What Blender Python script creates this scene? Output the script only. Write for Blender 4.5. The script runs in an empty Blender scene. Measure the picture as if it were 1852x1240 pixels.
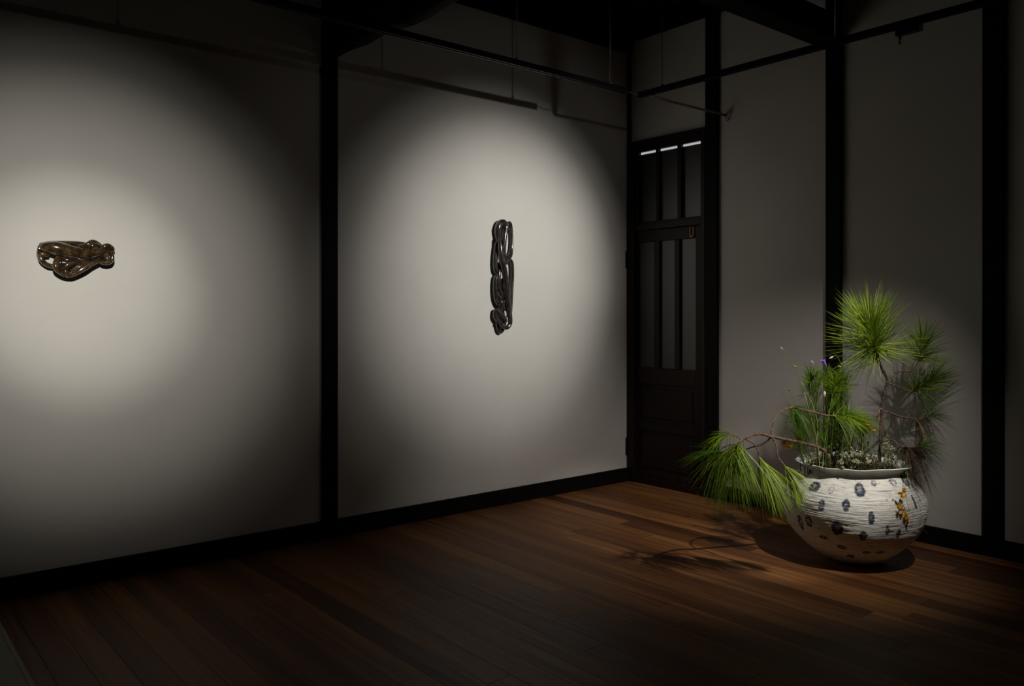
import bpy, math, random
import numpy as np
from mathutils import Vector, Matrix

random.seed(7)
rng = np.random.default_rng(7)
S = bpy.context.scene
COL = S.collection

# ------------------------------------------------------------------ camera
# world: corner of the two walls at the origin, left wall = plane y=0 (x<0), right wall = plane x=0 (y<0)
F = 1485.5; CH = 1.3; HZ = 565.0
DL = (.7702, .6378); DR = (-.6378, .7702)
CAM = (-4.766, -4.327)
cd = bpy.data.cameras.new('camera'); cam = bpy.data.objects.new('camera', cd); COL.objects.link(cam)
cam.location = (CAM[0], CAM[1], CH)
cam.rotation_euler = (math.pi/2, 0, -math.atan2(DL[1], DR[1]))
cd.sensor_width = 36; cd.lens = F/1852*36; cd.shift_y = -(620-HZ)/1852
cd.clip_start = .05
S.camera = cam

# ------------------------------------------------------------------ light
S.view_settings.view_transform = 'Standard'; S.view_settings.look = 'None'
S.view_settings.exposure = 0; S.view_settings.gamma = 1; S.view_settings.use_curve_mapping = False
w = bpy.data.worlds.new('world'); S.world = w; w.use_nodes = True
w.node_tree.nodes['Background'].inputs[0].default_value = (1.0, .74, .52, 1)
w.node_tree.nodes['Background'].inputs[1].default_value = .0024

def spot(name, loc, target, power, half, blend, size, colr):
    l = bpy.data.lights.new(name, 'SPOT'); l.energy = power; l.spot_size = math.radians(half*2); l.spot_blend = blend
    l.shadow_soft_size = size; l.color = colr
    o = bpy.data.objects.new(name, l); COL.objects.link(o); o.location = loc
    o.rotation_euler = (Vector(target)-Vector(loc)).to_track_quat('-Z', 'Y').to_euler()
    return o
WARM = (1.0, .93, .81)
# two beams on each hanging work, one on the vessel
K = 69.
for amp, half, bl in ((4.03, 20.3, 1.), (.85, 24.1, .6), (.060, 36, .45)):
    spot('spotlight_standing_work', (-.785, -3.03, 2.545), (-1.25, 0, 1.60), amp*K, half, bl, .02, (1.0, .965, .90))
for amp, half, bl in ((5.05, 8.0, 1.), (4.0, 14.1, 1.), (.75, 16.6, .55), (.04, 45, .6)):
    spot('spotlight_lying_work', (-4.783, -4.21, 2.70), (-3.849, 0, 1.431), amp*K, half, bl, .02, (1.0, .955, .87))
for amp, half, bl in ((1.44, 16.5, .4), (1.744, 29.7, .93), (.008, 45, .6)):
    spot('spotlight_vessel', (-1.37, -3.42, 2.57), (-.70, -1.31, 0), amp*K, half, bl, .02, (1.0, .93, .86))
# ------------------------------------------------------------------ helpers
def ray(px, py):
    a = (px-926)/F
    return (a*DL[0]+DL[1], a*DR[0]+DR[1], (HZ-py)/F)
def wl(px, py, off=0.):
    r = ray(px, py); t = (-off-CAM[1])/r[1]; return (CAM[0]+t*r[0], -off, CH+t*r[2])
def wr(px, py, off=0.):
    r = ray(px, py); t = (-off-CAM[0])/r[0]; return (-off, CAM[1]+t*r[1], CH+t*r[2])
def dp(px, py, d):
    r = ray(px, py); return (CAM[0]+d*r[0], CAM[1]+d*r[1], CH+d*r[2])

def tag(o, label=None, cat=None, group=None, kind=None):
    if label: o['label'] = label
    if cat: o['category'] = cat
    if group: o['group'] = group
    if kind: o['kind'] = kind
    return o
def empty(name, loc=(0, 0, 0), parent=None):
    o = bpy.data.objects.new(name, None); COL.objects.link(o); o.location = loc; o.empty_display_size = .05
    if parent: o.parent = parent
    return o

class MB:
    def __init__(s): s.v = []; s.f = []; s.sm = []; s.n = 0; s.tone = []
    def add(s, v, f, smooth=False, tone=None):
        v = [tuple(p) for p in v]
        s.f += [tuple(i+s.n for i in q) for q in f]; s.v += v; s.n += len(v)
        s.sm += [smooth]*len(f); s.tone += [0.5 if tone is None else tone]*len(v)
        return s
    def box(s, a, b, bev=0.):
        x0, y0, z0 = [min(p, q) for p, q in zip(a, b)]; x1, y1, z1 = [max(p, q) for p, q in zip(a, b)]
        if bev <= 0:
            v = [(x, y, z) for z in (z0, z1) for x, y in ((x0, y0), (x1, y0), (x1, y1), (x0, y1))]
            return s.add(v, [(3, 2, 1, 0), (4, 5, 6, 7), (0, 1, 5, 4), (1, 2, 6, 5), (2, 3, 7, 6), (3, 0, 4, 7)])
        # chamfered box: each corner split in three
        vs = []; idx = {}
        X = (x0, x1); Y = (y0, y1); Z = (z0, z1); sg = (1, -1)
        for i in (0, 1):
            for j in (0, 1):
                for k in (0, 1):
                    p = (X[i], Y[j], Z[k]); d = (sg[i]*bev, sg[j]*bev, sg[k]*bev)
                    idx[i, j, k, 0] = len(vs); vs.append((p[0], p[1]+d[1], p[2]+d[2]))
                    idx[i, j, k, 1] = len(vs); vs.append((p[0]+d[0], p[1], p[2]+d[2]))
                    idx[i, j, k, 2] = len(vs); vs.append((p[0]+d[0], p[1]+d[1], p[2]))
        g = lambda *a: idx[a]
        f = [(g(0,0,0,0), g(0,0,1,0), g(0,1,1,0), g(0,1,0,0)), (g(1,0,0,0), g(1,1,0,0), g(1,1,1,0), g(1,0,1,0)),
             (g(0,0,0,1), g(1,0,0,1), g(1,0,1,1), g(0,0,1,1)), (g(0,1,0,1), g(0,1,1,1), g(1,1,1,1), g(1,1,0,1)),
             (g(0,0,0,2), g(0,1,0,2), g(1,1,0,2), g(1,0,0,2)), (g(0,0,1,2), g(1,0,1,2), g(1,1,1,2), g(0,1,1,2))]
        for j in (0, 1):
            for k in (0, 1):
                f.append((g(0,j,k,1), g(1,j,k,1), g(1,j,k,2), g(0,j,k,2)))
        for i in (0, 1):
            for k in (0, 1):
                f.append((g(i,0,k,0), g(i,1,k,0), g(i,1,k,2), g(i,0,k,2)))
        for i in (0, 1):
            for j in (0, 1):
                f.append((g(i,j,0,0), g(i,j,1,0), g(i,j,1,1), g(i,j,0,1)))
        for i in (0, 1):
            for j in (0, 1):
                for k in (0, 1): f.append((g(i,j,k,0), g(i,j,k,1), g(i,j,k,2)))
        return s.add(vs, f)
    def tube(s, pts, rad, n=8, sub=6, tone=None, flat=1., taper=True):
        P, R = catmull(pts, rad, sub)
        v, f = sweep(P, R, n, flat)
        return s.add(v, f, True, tone)
    def build(s, name, mat, parent=None, origin=None):
        me = bpy.data.meshes.new(name)
        v = s.v
        if origin is not None: v = [(a[0]-origin[0], a[1]-origin[1], a[2]-origin[2]) for a in v]
        me.from_pydata(v, [], s.f); me.update()
        me.polygons.foreach_set('use_smooth', s.sm)
        at = me.attributes.new('tone', 'FLOAT', 'POINT'); at.data.foreach_set('value', s.tone)
        me.materials.append(mat)
        o = bpy.data.objects.new(name, me); COL.objects.link(o)
        if origin is not None: o.location = origin
        if parent: o.parent = parent
        return o

def catmull(pts, rad, sub):
    P = np.array(pts, float); n = len(P)
    R = np.full(n, rad, float) if np.isscalar(rad) else np.array(rad, float)
    if n == 1 or sub <= 1: return P, R
    Q = np.vstack([2*P[0]-P[1], P, 2*P[-1]-P[-2]]); RR = np.concatenate([[R[0]], R, [R[-1]]])
    out = []; ro = []
    for i in range(n-1):
        p0, p1, p2, p3 = Q[i:i+4]; r0, r1, r2, r3 = RR[i:i+4]
        for k in range(sub):
            t = k/sub
            c = lambda a, b, c_, d: .5*((2*b)+(-a+c_)*t+(2*a-5*b+4*c_-d)*t*t+(-a+3*b-3*c_+d)*t**3)
            out.append(c(p0, p1, p2, p3)); ro.append(max(c(r0, r1, r2, r3), 1e-5))
    out.append(P[-1]); ro.append(R[-1])
    return np.array(out), np.array(ro)

def sweep(P, R, n=8, flat=1.):
    m = len(P); T = np.gradient(P, axis=0); T /= (np.linalg.norm(T, axis=1)[:, None]+1e-12)
    u = np.cross(T[0], (0, 0, 1.)); 
    if np.linalg.norm(u) < .1: u = np.cross(T[0], (1., 0, 0))
    u /= np.linalg.norm(u); v = []
    ang = np.arange(n)*2*math.pi/n
    for i in range(m):
        u = u-T[i]*np.dot(u, T[i]); u /= np.linalg.norm(u)+1e-12
        b = np.cross(T[i], u)
        v += [P[i]+R[i]*(math.cos(a)*u+math.sin(a)*b*flat) for a in ang]
    f = [(i*n+k, i*n+(k+1) % n, (i+1)*n+(k+1) % n, (i+1)*n+k) for i in range(m-1) for k in range(n)]
    c0 = len(v); v.append(P[0]-T[0]*R[0]*.6); v.append(P[-1]+T[-1]*R[-1]*.6)
    f += [(c0, (k+1) % n, k) for k in range(n)] + [(c0+1, (m-1)*n+k, (m-1)*n+(k+1) % n) for k in range(n)]
    return v, f

# ------------------------------------------------------------------ materials
def mat(name):
    m = bpy.data.materials.new(name); m.use_nodes = True
    nt = m.node_tree; b = nt.nodes['Principled BSDF']
    return m, nt, b
def N(nt, t, **kw):
    n = nt.nodes.new(t)
    for k, v in kw.items():
        if k.startswith('i_'):
            key = k[2:]; key = int(key) if key.isdigit() else key
            n.inputs[key].default_value = v
        else: setattr(n, k, v)
    return n
def ramp(nt, stops):
    r = nt.nodes.new('ShaderNodeValToRGB'); e = r.color_ramp.elements
    while len(e) > 1: e.remove(e[-1])
    e[0].position = stops[0][0]; e[0].color = (*stops[0][1], 1)
    for p, c in stops[1:]:
        q = e.new(p); q.color = (*c, 1)
    return r

def simple(name, c, rough=.5, metal=0., var=0., scale=8., stretch=(1, 1, 1), bump=0., spec=.5, bscale=None, space='Object'):
    m, nt, b = mat(name); L = nt.links.new
    b.inputs['Roughness'].default_value = rough; b.inputs['Metallic'].default_value = metal
    b.inputs['Specular IOR Level'].default_value = spec
    b.inputs['Base Color'].default_value = (*c, 1)
    tc = N(nt, 'ShaderNodeTexCoord'); mp = N(nt, 'ShaderNodeMapping'); mp.inputs['Scale'].default_value = stretch
    L(tc.outputs[space], mp.inputs[0])
    if var > 0:
        no = N(nt, 'ShaderNodeTexNoise', i_Scale=scale, i_Detail=5.); L(mp.outputs[0], no.inputs['Vector'])
        r = ramp(nt, [(.3, tuple(x*(1-var) for x in c)), (.7, tuple(min(1, x*(1+var)) for x in c))])
        L(no.outputs[0], r.inputs[0]); L(r.outputs[0], b.inputs['Base Color'])
    if bump > 0:
        n2 = N(nt, 'ShaderNodeTexNoise', i_Scale=bscale or scale*4, i_Detail=4.); L(mp.outputs[0], n2.inputs['Vector'])
        bp = N(nt, 'ShaderNodeBump', i_Strength=bump, i_Distance=.01); L(n2.outputs[0], bp.inputs['Height'])
        L(bp.outputs[0], b.inputs['Normal'])
    return m

M = {}
M['plaster'] = simple('plaster', (.60, .582, .547), .85, var=.035, scale=2.2, bump=.06, bscale=90., spec=.2)
M['blackwood'] = simple('black_stained_wood', (.0042, .0034, .003), .6, var=.4, scale=14, stretch=(3, 3, .4), bump=.25, spec=.12)
M['log'] = simple('old_log_wood', (.006, .0045, .0035), .75, var=.5, scale=9, stretch=(4, .5, 4), bump=.5, spec=.1)
M['doorwood'] = simple('red_brown_door_wood', (.013, .0055, .0038), .45, var=.35, scale=12, stretch=(4, 4, .5), bump=.12, spec=.22)
M['track'] = simple('black_track_paint', (.004, .004, .0045), .45, spec=.2)
M['steel'] = simple('dull_steel', (.32, .30, .28), .4, metal=.8)
M['conduit'] = simple('brown_grey_conduit', (.14, .115, .095), .5)
M['brass'] = simple('brass', (.80, .46, .10), .45, metal=.6)
M['mat'] = simple('grey_mat_weave', (.26, .25, .19), .9, var=.06, scale=60, bump=.2)
M['matedge'] = simple('grey_mat_edge', (.28, .25, .19), .9)
M['soil'] = simple('dark_compost', (.02, .016, .01), .95, var=.5, scale=60, bump=.6)

def floor_mat():
    m, nt, b = mat('worn_hardwood_plank'); L = nt.links.new
    oi = N(nt, 'ShaderNodeObjectInfo'); tc = N(nt, 'ShaderNodeTexCoord')
    mp = N(nt, 'ShaderNodeMapping'); mp.inputs['Scale'].default_value = (34, .8, 10)
    off = N(nt, 'ShaderNodeVectorMath', operation='MULTIPLY'); L(oi.outputs['Random'], off.inputs[0]); off.inputs[1].default_value = (37, 53, 19)
    ad = N(nt, 'ShaderNodeVectorMath', operation='ADD'); L(tc.outputs['Object'], mp.inputs[0]); L(mp.outputs[0], ad.inputs[0]); L(off.outputs[0], ad.inputs[1])
    n1 = N(nt, 'ShaderNodeTexNoise', i_Scale=1.6, i_Detail=7., i_Roughness=.62, i_Distortion=.35); L(ad.outputs[0], n1.inputs['Vector'])
    n2 = N(nt, 'ShaderNodeTexNoise', i_Scale=.35, i_Detail=2.); L(ad.outputs[0], n2.inputs['Vector'])
    r1 = ramp(nt, [(.25, (.075, .033, .014)), (.5, (.165, .078, .031)), (.75, (.26, .135, .058))]); L(n1.outputs[0], r1.inputs[0])
    rr = ramp(nt, [(0, (.42, .35, .33)), (.10, (.74, .64, .56)), (.4, (.92, .82, .72)), (.65, (1.05, .96, .85)), (1, (1.25, 1.18, 1.0))]); L(oi.outputs['Random'], rr.inputs[0])
    mx = N(nt, 'ShaderNodeMix', data_type='RGBA', blend_type='MULTIPLY'); mx.inputs[0].default_value = 1; mx.clamp_result = False
    L(r1.outputs[0], mx.inputs[6]); L(rr.outputs[0], mx.inputs[7])
    r2 = ramp(nt, [(.35, (.75, .7, .68)), (.65, (1.1, 1.08, 1.0))]); L(n2.outputs[0], r2.inputs[0])
    m2 = N(nt, 'ShaderNodeMix', data_type='RGBA', blend_type='MULTIPLY'); m2.inputs[0].default_value = 1
    L(mx.outputs[2], m2.inputs[6]); L(r2.outputs[0], m2.inputs[7]); L(m2.outputs[2], b.inputs['Base Color'])
    b.inputs['Specular IOR Level'].default_value = .22
    ro = ramp(nt, [(.3, (.42,)*3), (.7, (.6,)*3)]); L(n1.outputs[0], ro.inputs[0]); L(ro.outputs[0], b.inputs['Roughness'])
    bp = N(nt, 'ShaderNodeBump', i_Strength=.12, i_Distance=.004); L(n1.outputs[0], bp.inputs['Height']); L(bp.outputs[0], b.inputs['Normal'])
    return m
M['floor'] = floor_mat()
M['gap'] = simple('dark_floor_underlay', (.006, .004, .003), .9)

def glass_mat():
    m, nt, b = mat('frosted_glass_pane')
    b.inputs['Base Color'].default_value = (.012, .0135, .0135, 1); b.inputs['Roughness'].default_value = .33
    b.inputs['Specular IOR Level'].default_value = .8
    no = N(nt, 'ShaderNodeTexNoise', i_Scale=220.); bp = N(nt, 'ShaderNodeBump', i_Strength=.05, i_Distance=.002)
    nt.links.new(no.outputs[0], bp.inputs['Height']); nt.links.new(bp.outputs[0], b.inputs['Normal'])
    return m
M['glass'] = glass_mat()
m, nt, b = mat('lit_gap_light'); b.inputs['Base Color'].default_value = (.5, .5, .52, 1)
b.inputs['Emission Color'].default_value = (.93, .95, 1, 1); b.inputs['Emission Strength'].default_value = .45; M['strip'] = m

def glaze_mat(name, c1, c2, c3, rough, coat, scale):
    m, nt, b = mat(name); L = nt.links.new
    tc = N(nt, 'ShaderNodeTexCoord')
    n1 = N(nt, 'ShaderNodeTexNoise', i_Scale=scale, i_Detail=5., i_Roughness=.65); L(tc.outputs['Object'], n1.inputs['Vector'])
    r = ramp(nt, [(.32, c1), (.5, c2), (.7, c3)]); L(n1.outputs[0], r.inputs[0]); L(r.outputs[0], b.inputs['Base Color'])
    b.inputs['Roughness'].default_value = rough; b.inputs['Coat Weight'].default_value = coat; b.inputs['Coat Roughness'].default_value = .06
    b.inputs['Specular IOR Level'].default_value = .6
    bp = N(nt, 'ShaderNodeBump', i_Strength=.08, i_Distance=.003); L(n1.outputs[0], bp.inputs['Height']); L(bp.outputs[0], b.inputs['Normal'])
    return m
M['amber'] = glaze_mat('olive_brown_glaze', (.006, .0035, .005), (.045, .027, .012), (.125, .085, .034), .16, .9, 26.)
M['gun'] = glaze_mat('black_bronze_glaze', (.010, .009, .0095), (.030, .025, .023), (.075, .060, .046), .16, 1., 22.)

def tone_mat(name, stops, rough=.5, spec=.4, trans=0.):
    m, nt, b = mat(name); L = nt.links.new
    at = N(nt, 'ShaderNodeAttribute', attribute_name='tone'); r = ramp(nt, stops)
    L(at.outputs['Fac'], r.inputs[0]); L(r.outputs[0], b.inputs['Base Color'])
    b.inputs['Roughness'].default_value = rough; b.inputs['Specular IOR Level'].default_value = spec
    if trans > 0:
        out = nt.nodes['Material Output']; tr = N(nt, 'ShaderNodeBsdfTranslucent'); mx = N(nt, 'ShaderNodeMixShader'); mx.inputs[0].default_value = trans
        L(r.outputs[0], tr.inputs[0]); L(b.outputs[0], mx.inputs[1]); L(tr.outputs[0], mx.inputs[2]); L(mx.outputs[0], out.inputs[0])
    return m
M['needle'] = tone_mat('long_green_needle', [(0, (.025, .065, .006)), (.4, (.13, .26, .008)), (.75, (.38, .54, .02)), (1, (.66, .72, .16))], .42, .45, .25)
M['dryneedle'] = tone_mat('dry_brown_needle', [(0, (.02, .013, .008)), (.5, (.12, .075, .035)), (1, (.36, .23, .11))], .6, .3, .15)
M['bark'] = simple('scaly_bark', (.20, .125, .075), .8, var=.5, scale=60, bump=.9, bscale=160)
M['darkbark'] = simple('dark_scaly_bark', (.085, .055, .038), .8, var=.5, scale=60, bump=.9, bscale=160)
M['stem'] = tone_mat('green_stem', [(0, (.06, .08, .02)), (.5, (.18, .25, .05)), (1, (.45, .48, .18))], .5, .4, .1)
M['yellow'] = tone_mat('yellow_petal', [(0, (.55, .25, .01)), (.5, (.85, .48, .02)), (1, (.95, .68, .06))], .5, .3, .3)
M['white'] = tone_mat('cream_petal', [(0, (.38, .36, .22)), (.5, (.68, .62, .48)), (1, (.85, .80, .72))], .6, .3, .3)
M['leaf'] = tone_mat('grey_green_leaf', [(0, (.06, .10, .03)), (.5, (.22, .30, .13)), (1, (.45, .50, .32))], .55, .35, .25)
M['purple'] = tone_mat('purple_petal', [(0, (.12, .06, .35)), (.5, (.30, .18, .70)), (1, (.55, .42, .9))], .5, .3, .3)
M['pink'] = tone_mat('pale_pink_petal', [(0, (.45, .28, .32)), (1, (.80, .66, .70))], .5, .3, .3)

# ------------------------------------------------------------------ room
XL = -6.6; YN = -6.2
def struct(name, mb, m, parent=None, origin=None):
    o = mb.build(name, m, parent, origin)
    if not parent: o['kind'] = 'structure'
    return o

struct('wall_left', MB().box((XL, 0, 0), (.0, .12, 3.75)), M['plaster'])
wr_mb = MB()
wr_mb.box((0, YN, 0), (.12, -.735, 3.75)); wr_mb.box((0, -.735, 2.609), (.12, .12, 3.75))
struct('wall_right', wr_mb, M['plaster'])

fl = struct('floor', MB().box((XL, YN, -.06), (.12, .12, -.022)), M['gap'])
# planks run square to the left wall
PW = .1155; k = 0; pm = {}
x = 0.
while x > XL:
    x1 = x; x0 = max(x-PW, XL)
    y = 0.
    first = {11: .78, 12: .85}.get(k, random.uniform(.5, 2.6))
    ln = first
    while y > YN:
        y0 = max(y-ln, YN)
        key = round((y-y0), 2)
        if key < .05: break
        L2 = y-y0
        if key not in pm:
            g = .0005
            me = MB().box((-PW/2+g, -L2/2+g, -.022), (PW/2-g, L2/2-g, 0), .0006).build('plank', M['floor'], fl)
            pm[key] = me.data; o = me
        else:
            o = bpy.data.objects.new('plank', pm[key]); COL.objects.link(o); o.parent = fl
        o.location = ((x0+x1)/2, y-L2/2, random.uniform(-.0003, .0001))
        y = y0; ln = random.choice([1.2, 1.5, 1.8, 1.82, 2.1, 2.4, 2.73])
    x = x0; k += 1

# baseboards
struct('baseboard_left', MB().box((XL, -.016, 0), (-.006, .0, .104), .002), M['blackwood'])
struct('baseboard_right', MB().box((-.016, YN, 0), (0, -.838, .100), .002), M['blackwood'])

# posts against the walls
def post(name, a, b, m='blackwood'):
    return struct(name, MB().box(a, b, .003), M[m])
post('trim_1', (-2.604, -.022, .104), (-2.508, 0, 3.32))
post('trim_2', (-.030, -.022, 2.609), (0, 0, 3.30))
post('trim_3', (-.026, -.838, 0), (0, -.735, 3.40))
post('trim_4', (-.026, -1.747, .100), (0, -1.646, 3.56))
post('trim_5', (-.026, -2.650, .100), (0, -2.546, 3.56))
# wall plates under the ceiling
struct('trim_6', MB().box((XL, -.042, 3.302), (0, 0, 3.56), .003), M['blackwood'])
struct('trim_7', MB().box((-.030, YN, 3.386), (0, -.042, 3.56), .003), M['blackwood'])

# ceiling: underlay with boards and joists
ce = struct('ceiling', MB().box((XL, YN, 3.60), (.12, .12, 3.66)), M['gap'])
cb = None
i = 0; yy = 0.
while yy > YN:
    g = .002
    if cb is None:
        o = MB().box((XL, -.24+g, -.018), (.0, 0-g, 0)).build('board', M['log'], ce); cb = o.data
    else:
        o = bpy.data.objects.new('board', cb); COL.objects.link(o); o.parent = ce
    o.location = (0, yy, 3.600); yy -= .24
jm = None
for i in range(14):
    if jm is None:
        o = MB().box((-.03, YN, 3.50), (.03, -.042, 3.582), .004).build('joist', M['blackwood'], ce); jm = o.data
    else:
        o = bpy.data.objects.new('joist', jm); COL.objects.link(o); o.parent = ce
    o.location = (-.36-.455*i, 0, 0)

# round log beam springing from the left post
def log_beam():
    n = 22; rs = np.linspace(0, 5.6, 46); P = []; R = []
    v = []; f = []
    for i, d in enumerate(rs):
        wob = .009*math.sin(d*5.1)+.007*math.sin(d*11.3)
        hb = .115+.012*math.sin(d*3.3+.6); zc = 2.756+hb+.02+wob-(.012 if d > .7 else 0)
        hw = .050+.004*math.sin(d*4)
        if d < .02: pass
        for k in range(n):
            a = 2*math.pi*k/n; c, s_ = math.cos(a), math.sin(a)
            e = .38
            xx = hw*math.copysign(abs(c)**e, c); zz = (hb+.02)*math.copysign(abs(s_)**e, s_)
            v.append((-2.556+xx+.004*math.sin(7*a+d*9), -d-.0005, zc+zz+.003*math.sin(5*a+d*13)))
    m_ = len(rs)
    f = [(i*n+k, i*n+(k+1) % n, (i+1)*n+(k+1) % n, (i+1)*n+k) for i in range(m_-1) for k in range(n)]
    f += [tuple(range(n)), tuple(reversed(range((m_-1)*n, m_*n)))]
    return MB().add(v, f, True)
struct('beam_1', log_beam(), M['log'])
struct('beam_2', MB().box((XL, -1.742, 2.958), (-.0, -1.590, 3.116), .006), M['log'])

# ------------------------------------------------------------------ door with transom in the right wall
door = empty('door_1', (0, -.37, 0)); door['kind'] = 'structure'
def dpart(name, mb, m, parent=None):
    o = mb.build(name, m, parent or door)
    o.matrix_parent_inverse = Matrix.Translation((0, .37, 0)) if not parent else Matrix()
    return o
X0 = .004   # wall plane of the joinery, leaf is set a little behind the frame
fr = MB()
fr.box((-.034, -.075, 0), (.05, -.002, 2.609), .002)      # hinge jamb
fr.box((-.030, -.735, 0), (.05, -.700, 2.609), .002)      # latch jamb
fr.box((-.030, -.700, 2.535), (.05, -.075, 2.609), .002)  # head
fr.box((-.028, -.700, 1.925), (.05, -.075, 1.972), .002)  # transom rail
fr.box((-.020, -.700, 0), (.05, -.075, .058), .002)       # threshold
dpart('door_frame', fr, M['doorwood'])
ts = MB()
ZT0, ZT1 = 1.988, 2.522
ts.box((-.012, -.700, 1.972), (.03, -.075, ZT0)); ts.box((-.012, -.700, ZT1), (.03, -.075, 2.535))
gl = [(-.111, -.277), (-.305, -.480), (-.515, -.690)]
edges = [-.075]+[e for g in gl for e in g]+[-.700]
for a, b_ in zip(edges[::2], edges[1::2]): ts.box((-.016, b_, ZT0), (.03, a, ZT1), .002)
dpart('transom_sash', ts, M['doorwood'])
for a, b_ in gl:
    dpart('pane', MB().box((.012, b_-.002, ZT0-.002), (.018, a+.002, ZT1+.002)), M['glass'])
    dpart('slit_glow', MB().box((.006, b_+.003, 2.507), (.0115, a-.003, 2.521)), M['strip'])  # emissive box imitating the bright slit atop each pane, not a lamp
leaf = dpart('door_leaf', None or MB().box((.002, -.690, .062), (.034, -.080, .090)), M['doorwood'])
lf = MB()
LZ0, LZ1 = .885, 1.834
gd = [(-.090, -.254), (-.305, -.448), (-.494, -.636)]
lf.box((-.004, -.697, .060), (.034, -.636, 1.922), .002); lf.box((-.004, -.090, .060), (.034, -.078, 1.922), .002)
lf.box((-.004, -.636, 1.834), (.034, -.090, 1.922), .002)
lf.box((-.004, -.636, .765), (.034, -.090, LZ0), .002)
lf.box((-.004, -.636, .410), (.034, -.090, .468), .002)
lf.box((-.004, -.636, .060), (.034, -.090, .095), .002)
for a, b_ in ((-.254, -.305), (-.448, -.494)): lf.box((-.008, b_, LZ0), (.03, a, LZ1), .002)
o = lf.build('stile', M['doorwood'], leaf)
for a, b_ in gd: MB().box((.012, b_-.002, LZ0-.002), (.018, a+.002, LZ1+.002)).build('pane', M['glass'], leaf)
for z0, z1 in ((.468, .765), (.095, .410)):
    pb = MB().box((.012, -.636, z0), (.022, -.090, z1)); pb.box((.004, -.60, z0+.035), (.014, -.125, z1-.035), .004)
    pb.build('panel', M['doorwood'], leaf)
lt = MB()
lt.tube([(-.012, -.594, 1.850), (-.012, -.594, 1.942)], .0028, 8, 1); lt.tube([(-.012, -.622, 1.850), (-.012, -.622, 1.942)], .0028, 8, 1)
lt.tube([(-.014, -.594, 1.858), (-.016, -.600, 1.848), (-.016, -.608, 1.844), (-.016, -.616, 1.848), (-.014, -.622, 1.858)], .004, 8, 4)
o = dpart('latch_bolt', lt, M['brass']); o['label'] = 'small brass bolt on the transom rail'
for z0, z1 in ((1.644, 1.772), (.204, .333)):
    hb = MB().box((-.036, -.020, z0), (-.031, -.002, z1), .001); hb.tube([(-.040, -.006, z0), (-.040, -.006, z1)], .007, 10, 1)
    dpart('hinge', hb, M['blackwood'])

# ------------------------------------------------------------------ lighting tracks
ZTK = 2.690
def track(name, a, b, rods, label, ori):
    t = empty(name, ((a[0]+b[0])/2, (a[1]+b[1])/2, ZTK)); tag(t, label, 'lighting track')
    inv = Matrix.Translation((-t.location[0], -t.location[1], -t.location[2]))
    def pt(nm, mb, m):
        o = mb.build(nm, m, t); o.matrix_parent_inverse = inv; return o
    hw = .017
    r = MB()
    ax = 0 if ori == 'x' else 1
    lo = list(a); hi = list(b)
    def bx(u0, u1, z0, z1):
        if ax == 0: r.box((a[0], a[1]+u0, ZTK+z0), (b[0], a[1]+u1, ZTK+z1))
        else: r.box((a[0]+u0, a[1], ZTK+z0), (a[0]+u1, b[1], ZTK+z1))
    bx(-hw, hw, .006, .016); bx(-hw, -hw+.005, -.016, .006); bx(hw-.005, hw, -.016, .006); bx(-hw+.005, -hw+.010, -.016, -.012); bx(hw-.010, hw-.005, -.016, -.012)
    pt('rail', r, M['track'])
    for q in (a, b):
        e = MB(); e.box((q[0]-(.004 if ax == 0 else hw), q[1]-(.004 if ax else hw), ZTK-.017), (q[0]+(.004 if ax == 0 else hw), q[1]+(.004 if ax else hw), ZTK+.017), .001)
        pt('end_cap', e, M['track'])
    for q in rods:
        g = MB().tube([(q[0], q[1], ZTK+.016), (q[0], q[1], 3.582)], .0032, 8, 1)
        g.tube([(q[0], q[1], ZTK+.016), (q[0], q[1], ZTK+.030)], .009, 10, 1)
        pt('hanging_rod', g, M['steel'])
    return t, pt
t1, p1 = track('lighting_track', (-5.6, -.815), (-.914, -.815), [(-3.9, -.815), (-1.823, -.815), (-1.073, -.815)], 'black lighting track hung along the long left wall', 'x')
c_ = MB().tube([(-.914, -.815, ZTK+.004), (-.86, -.812, ZTK-.004), (-.80, -.80, ZTK)], .0028, 6, 6)
o = p1('feed_cable', c_, M['conduit'])
t2, p2 = track('lighting_track', (-.785, -4.9), (-.785, -.800), [(-.785, -.985), (-.785, -2.13)], 'black lighting track hung along the right wall over the door', 'y')
# adaptor with a short stem on the second track
ad = empty('track_adaptor', (-.785, -2.50, ZTK-.018)); tag(ad, 'black box adaptor with short stem under the right wall track', 'light fitting')
ib = Matrix.Translation((.785, 2.50, -(ZTK-.018)))
def ap(nm, mb, m): o = mb.build(nm, m, ad); o.matrix_parent_inverse = ib; return o
ap('adaptor_box', MB().box((-.802, -2.565, ZTK-.052), (-.768, -2.445, ZTK-.018), .003), M['track'])
ap('stem', MB().tube([(-.785, -2.465, ZTK-.090), (-.785, -2.465, ZTK-.050)], .0075, 10, 1), M['track'])
# bracket from the track to the right wall
bz = 2.665
br = empty('wall_bracket', (0, -.889, bz)); tag(br, 'thin brown bracket rod reaching from right wall track to wall', 'bracket')
ib2 = Matrix.Translation((0, .889, -bz))
o = MB().tube([(-.004, -.889, bz), (-.79, -.889, bz)], .008, 10, 1).build('rod', M['conduit'], br); o.matrix_parent_inverse = ib2
o = MB().tube([(-.006, -.889, bz+.002), (-.012, -.915, bz-.045), (-.010, -.945, bz+.04)], .003, 8, 6).build('hook_shadow', M['conduit'], br); o.matrix_parent_inverse = ib2  # thin bent tube standing in for the rod end's shadow on the wall

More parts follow.
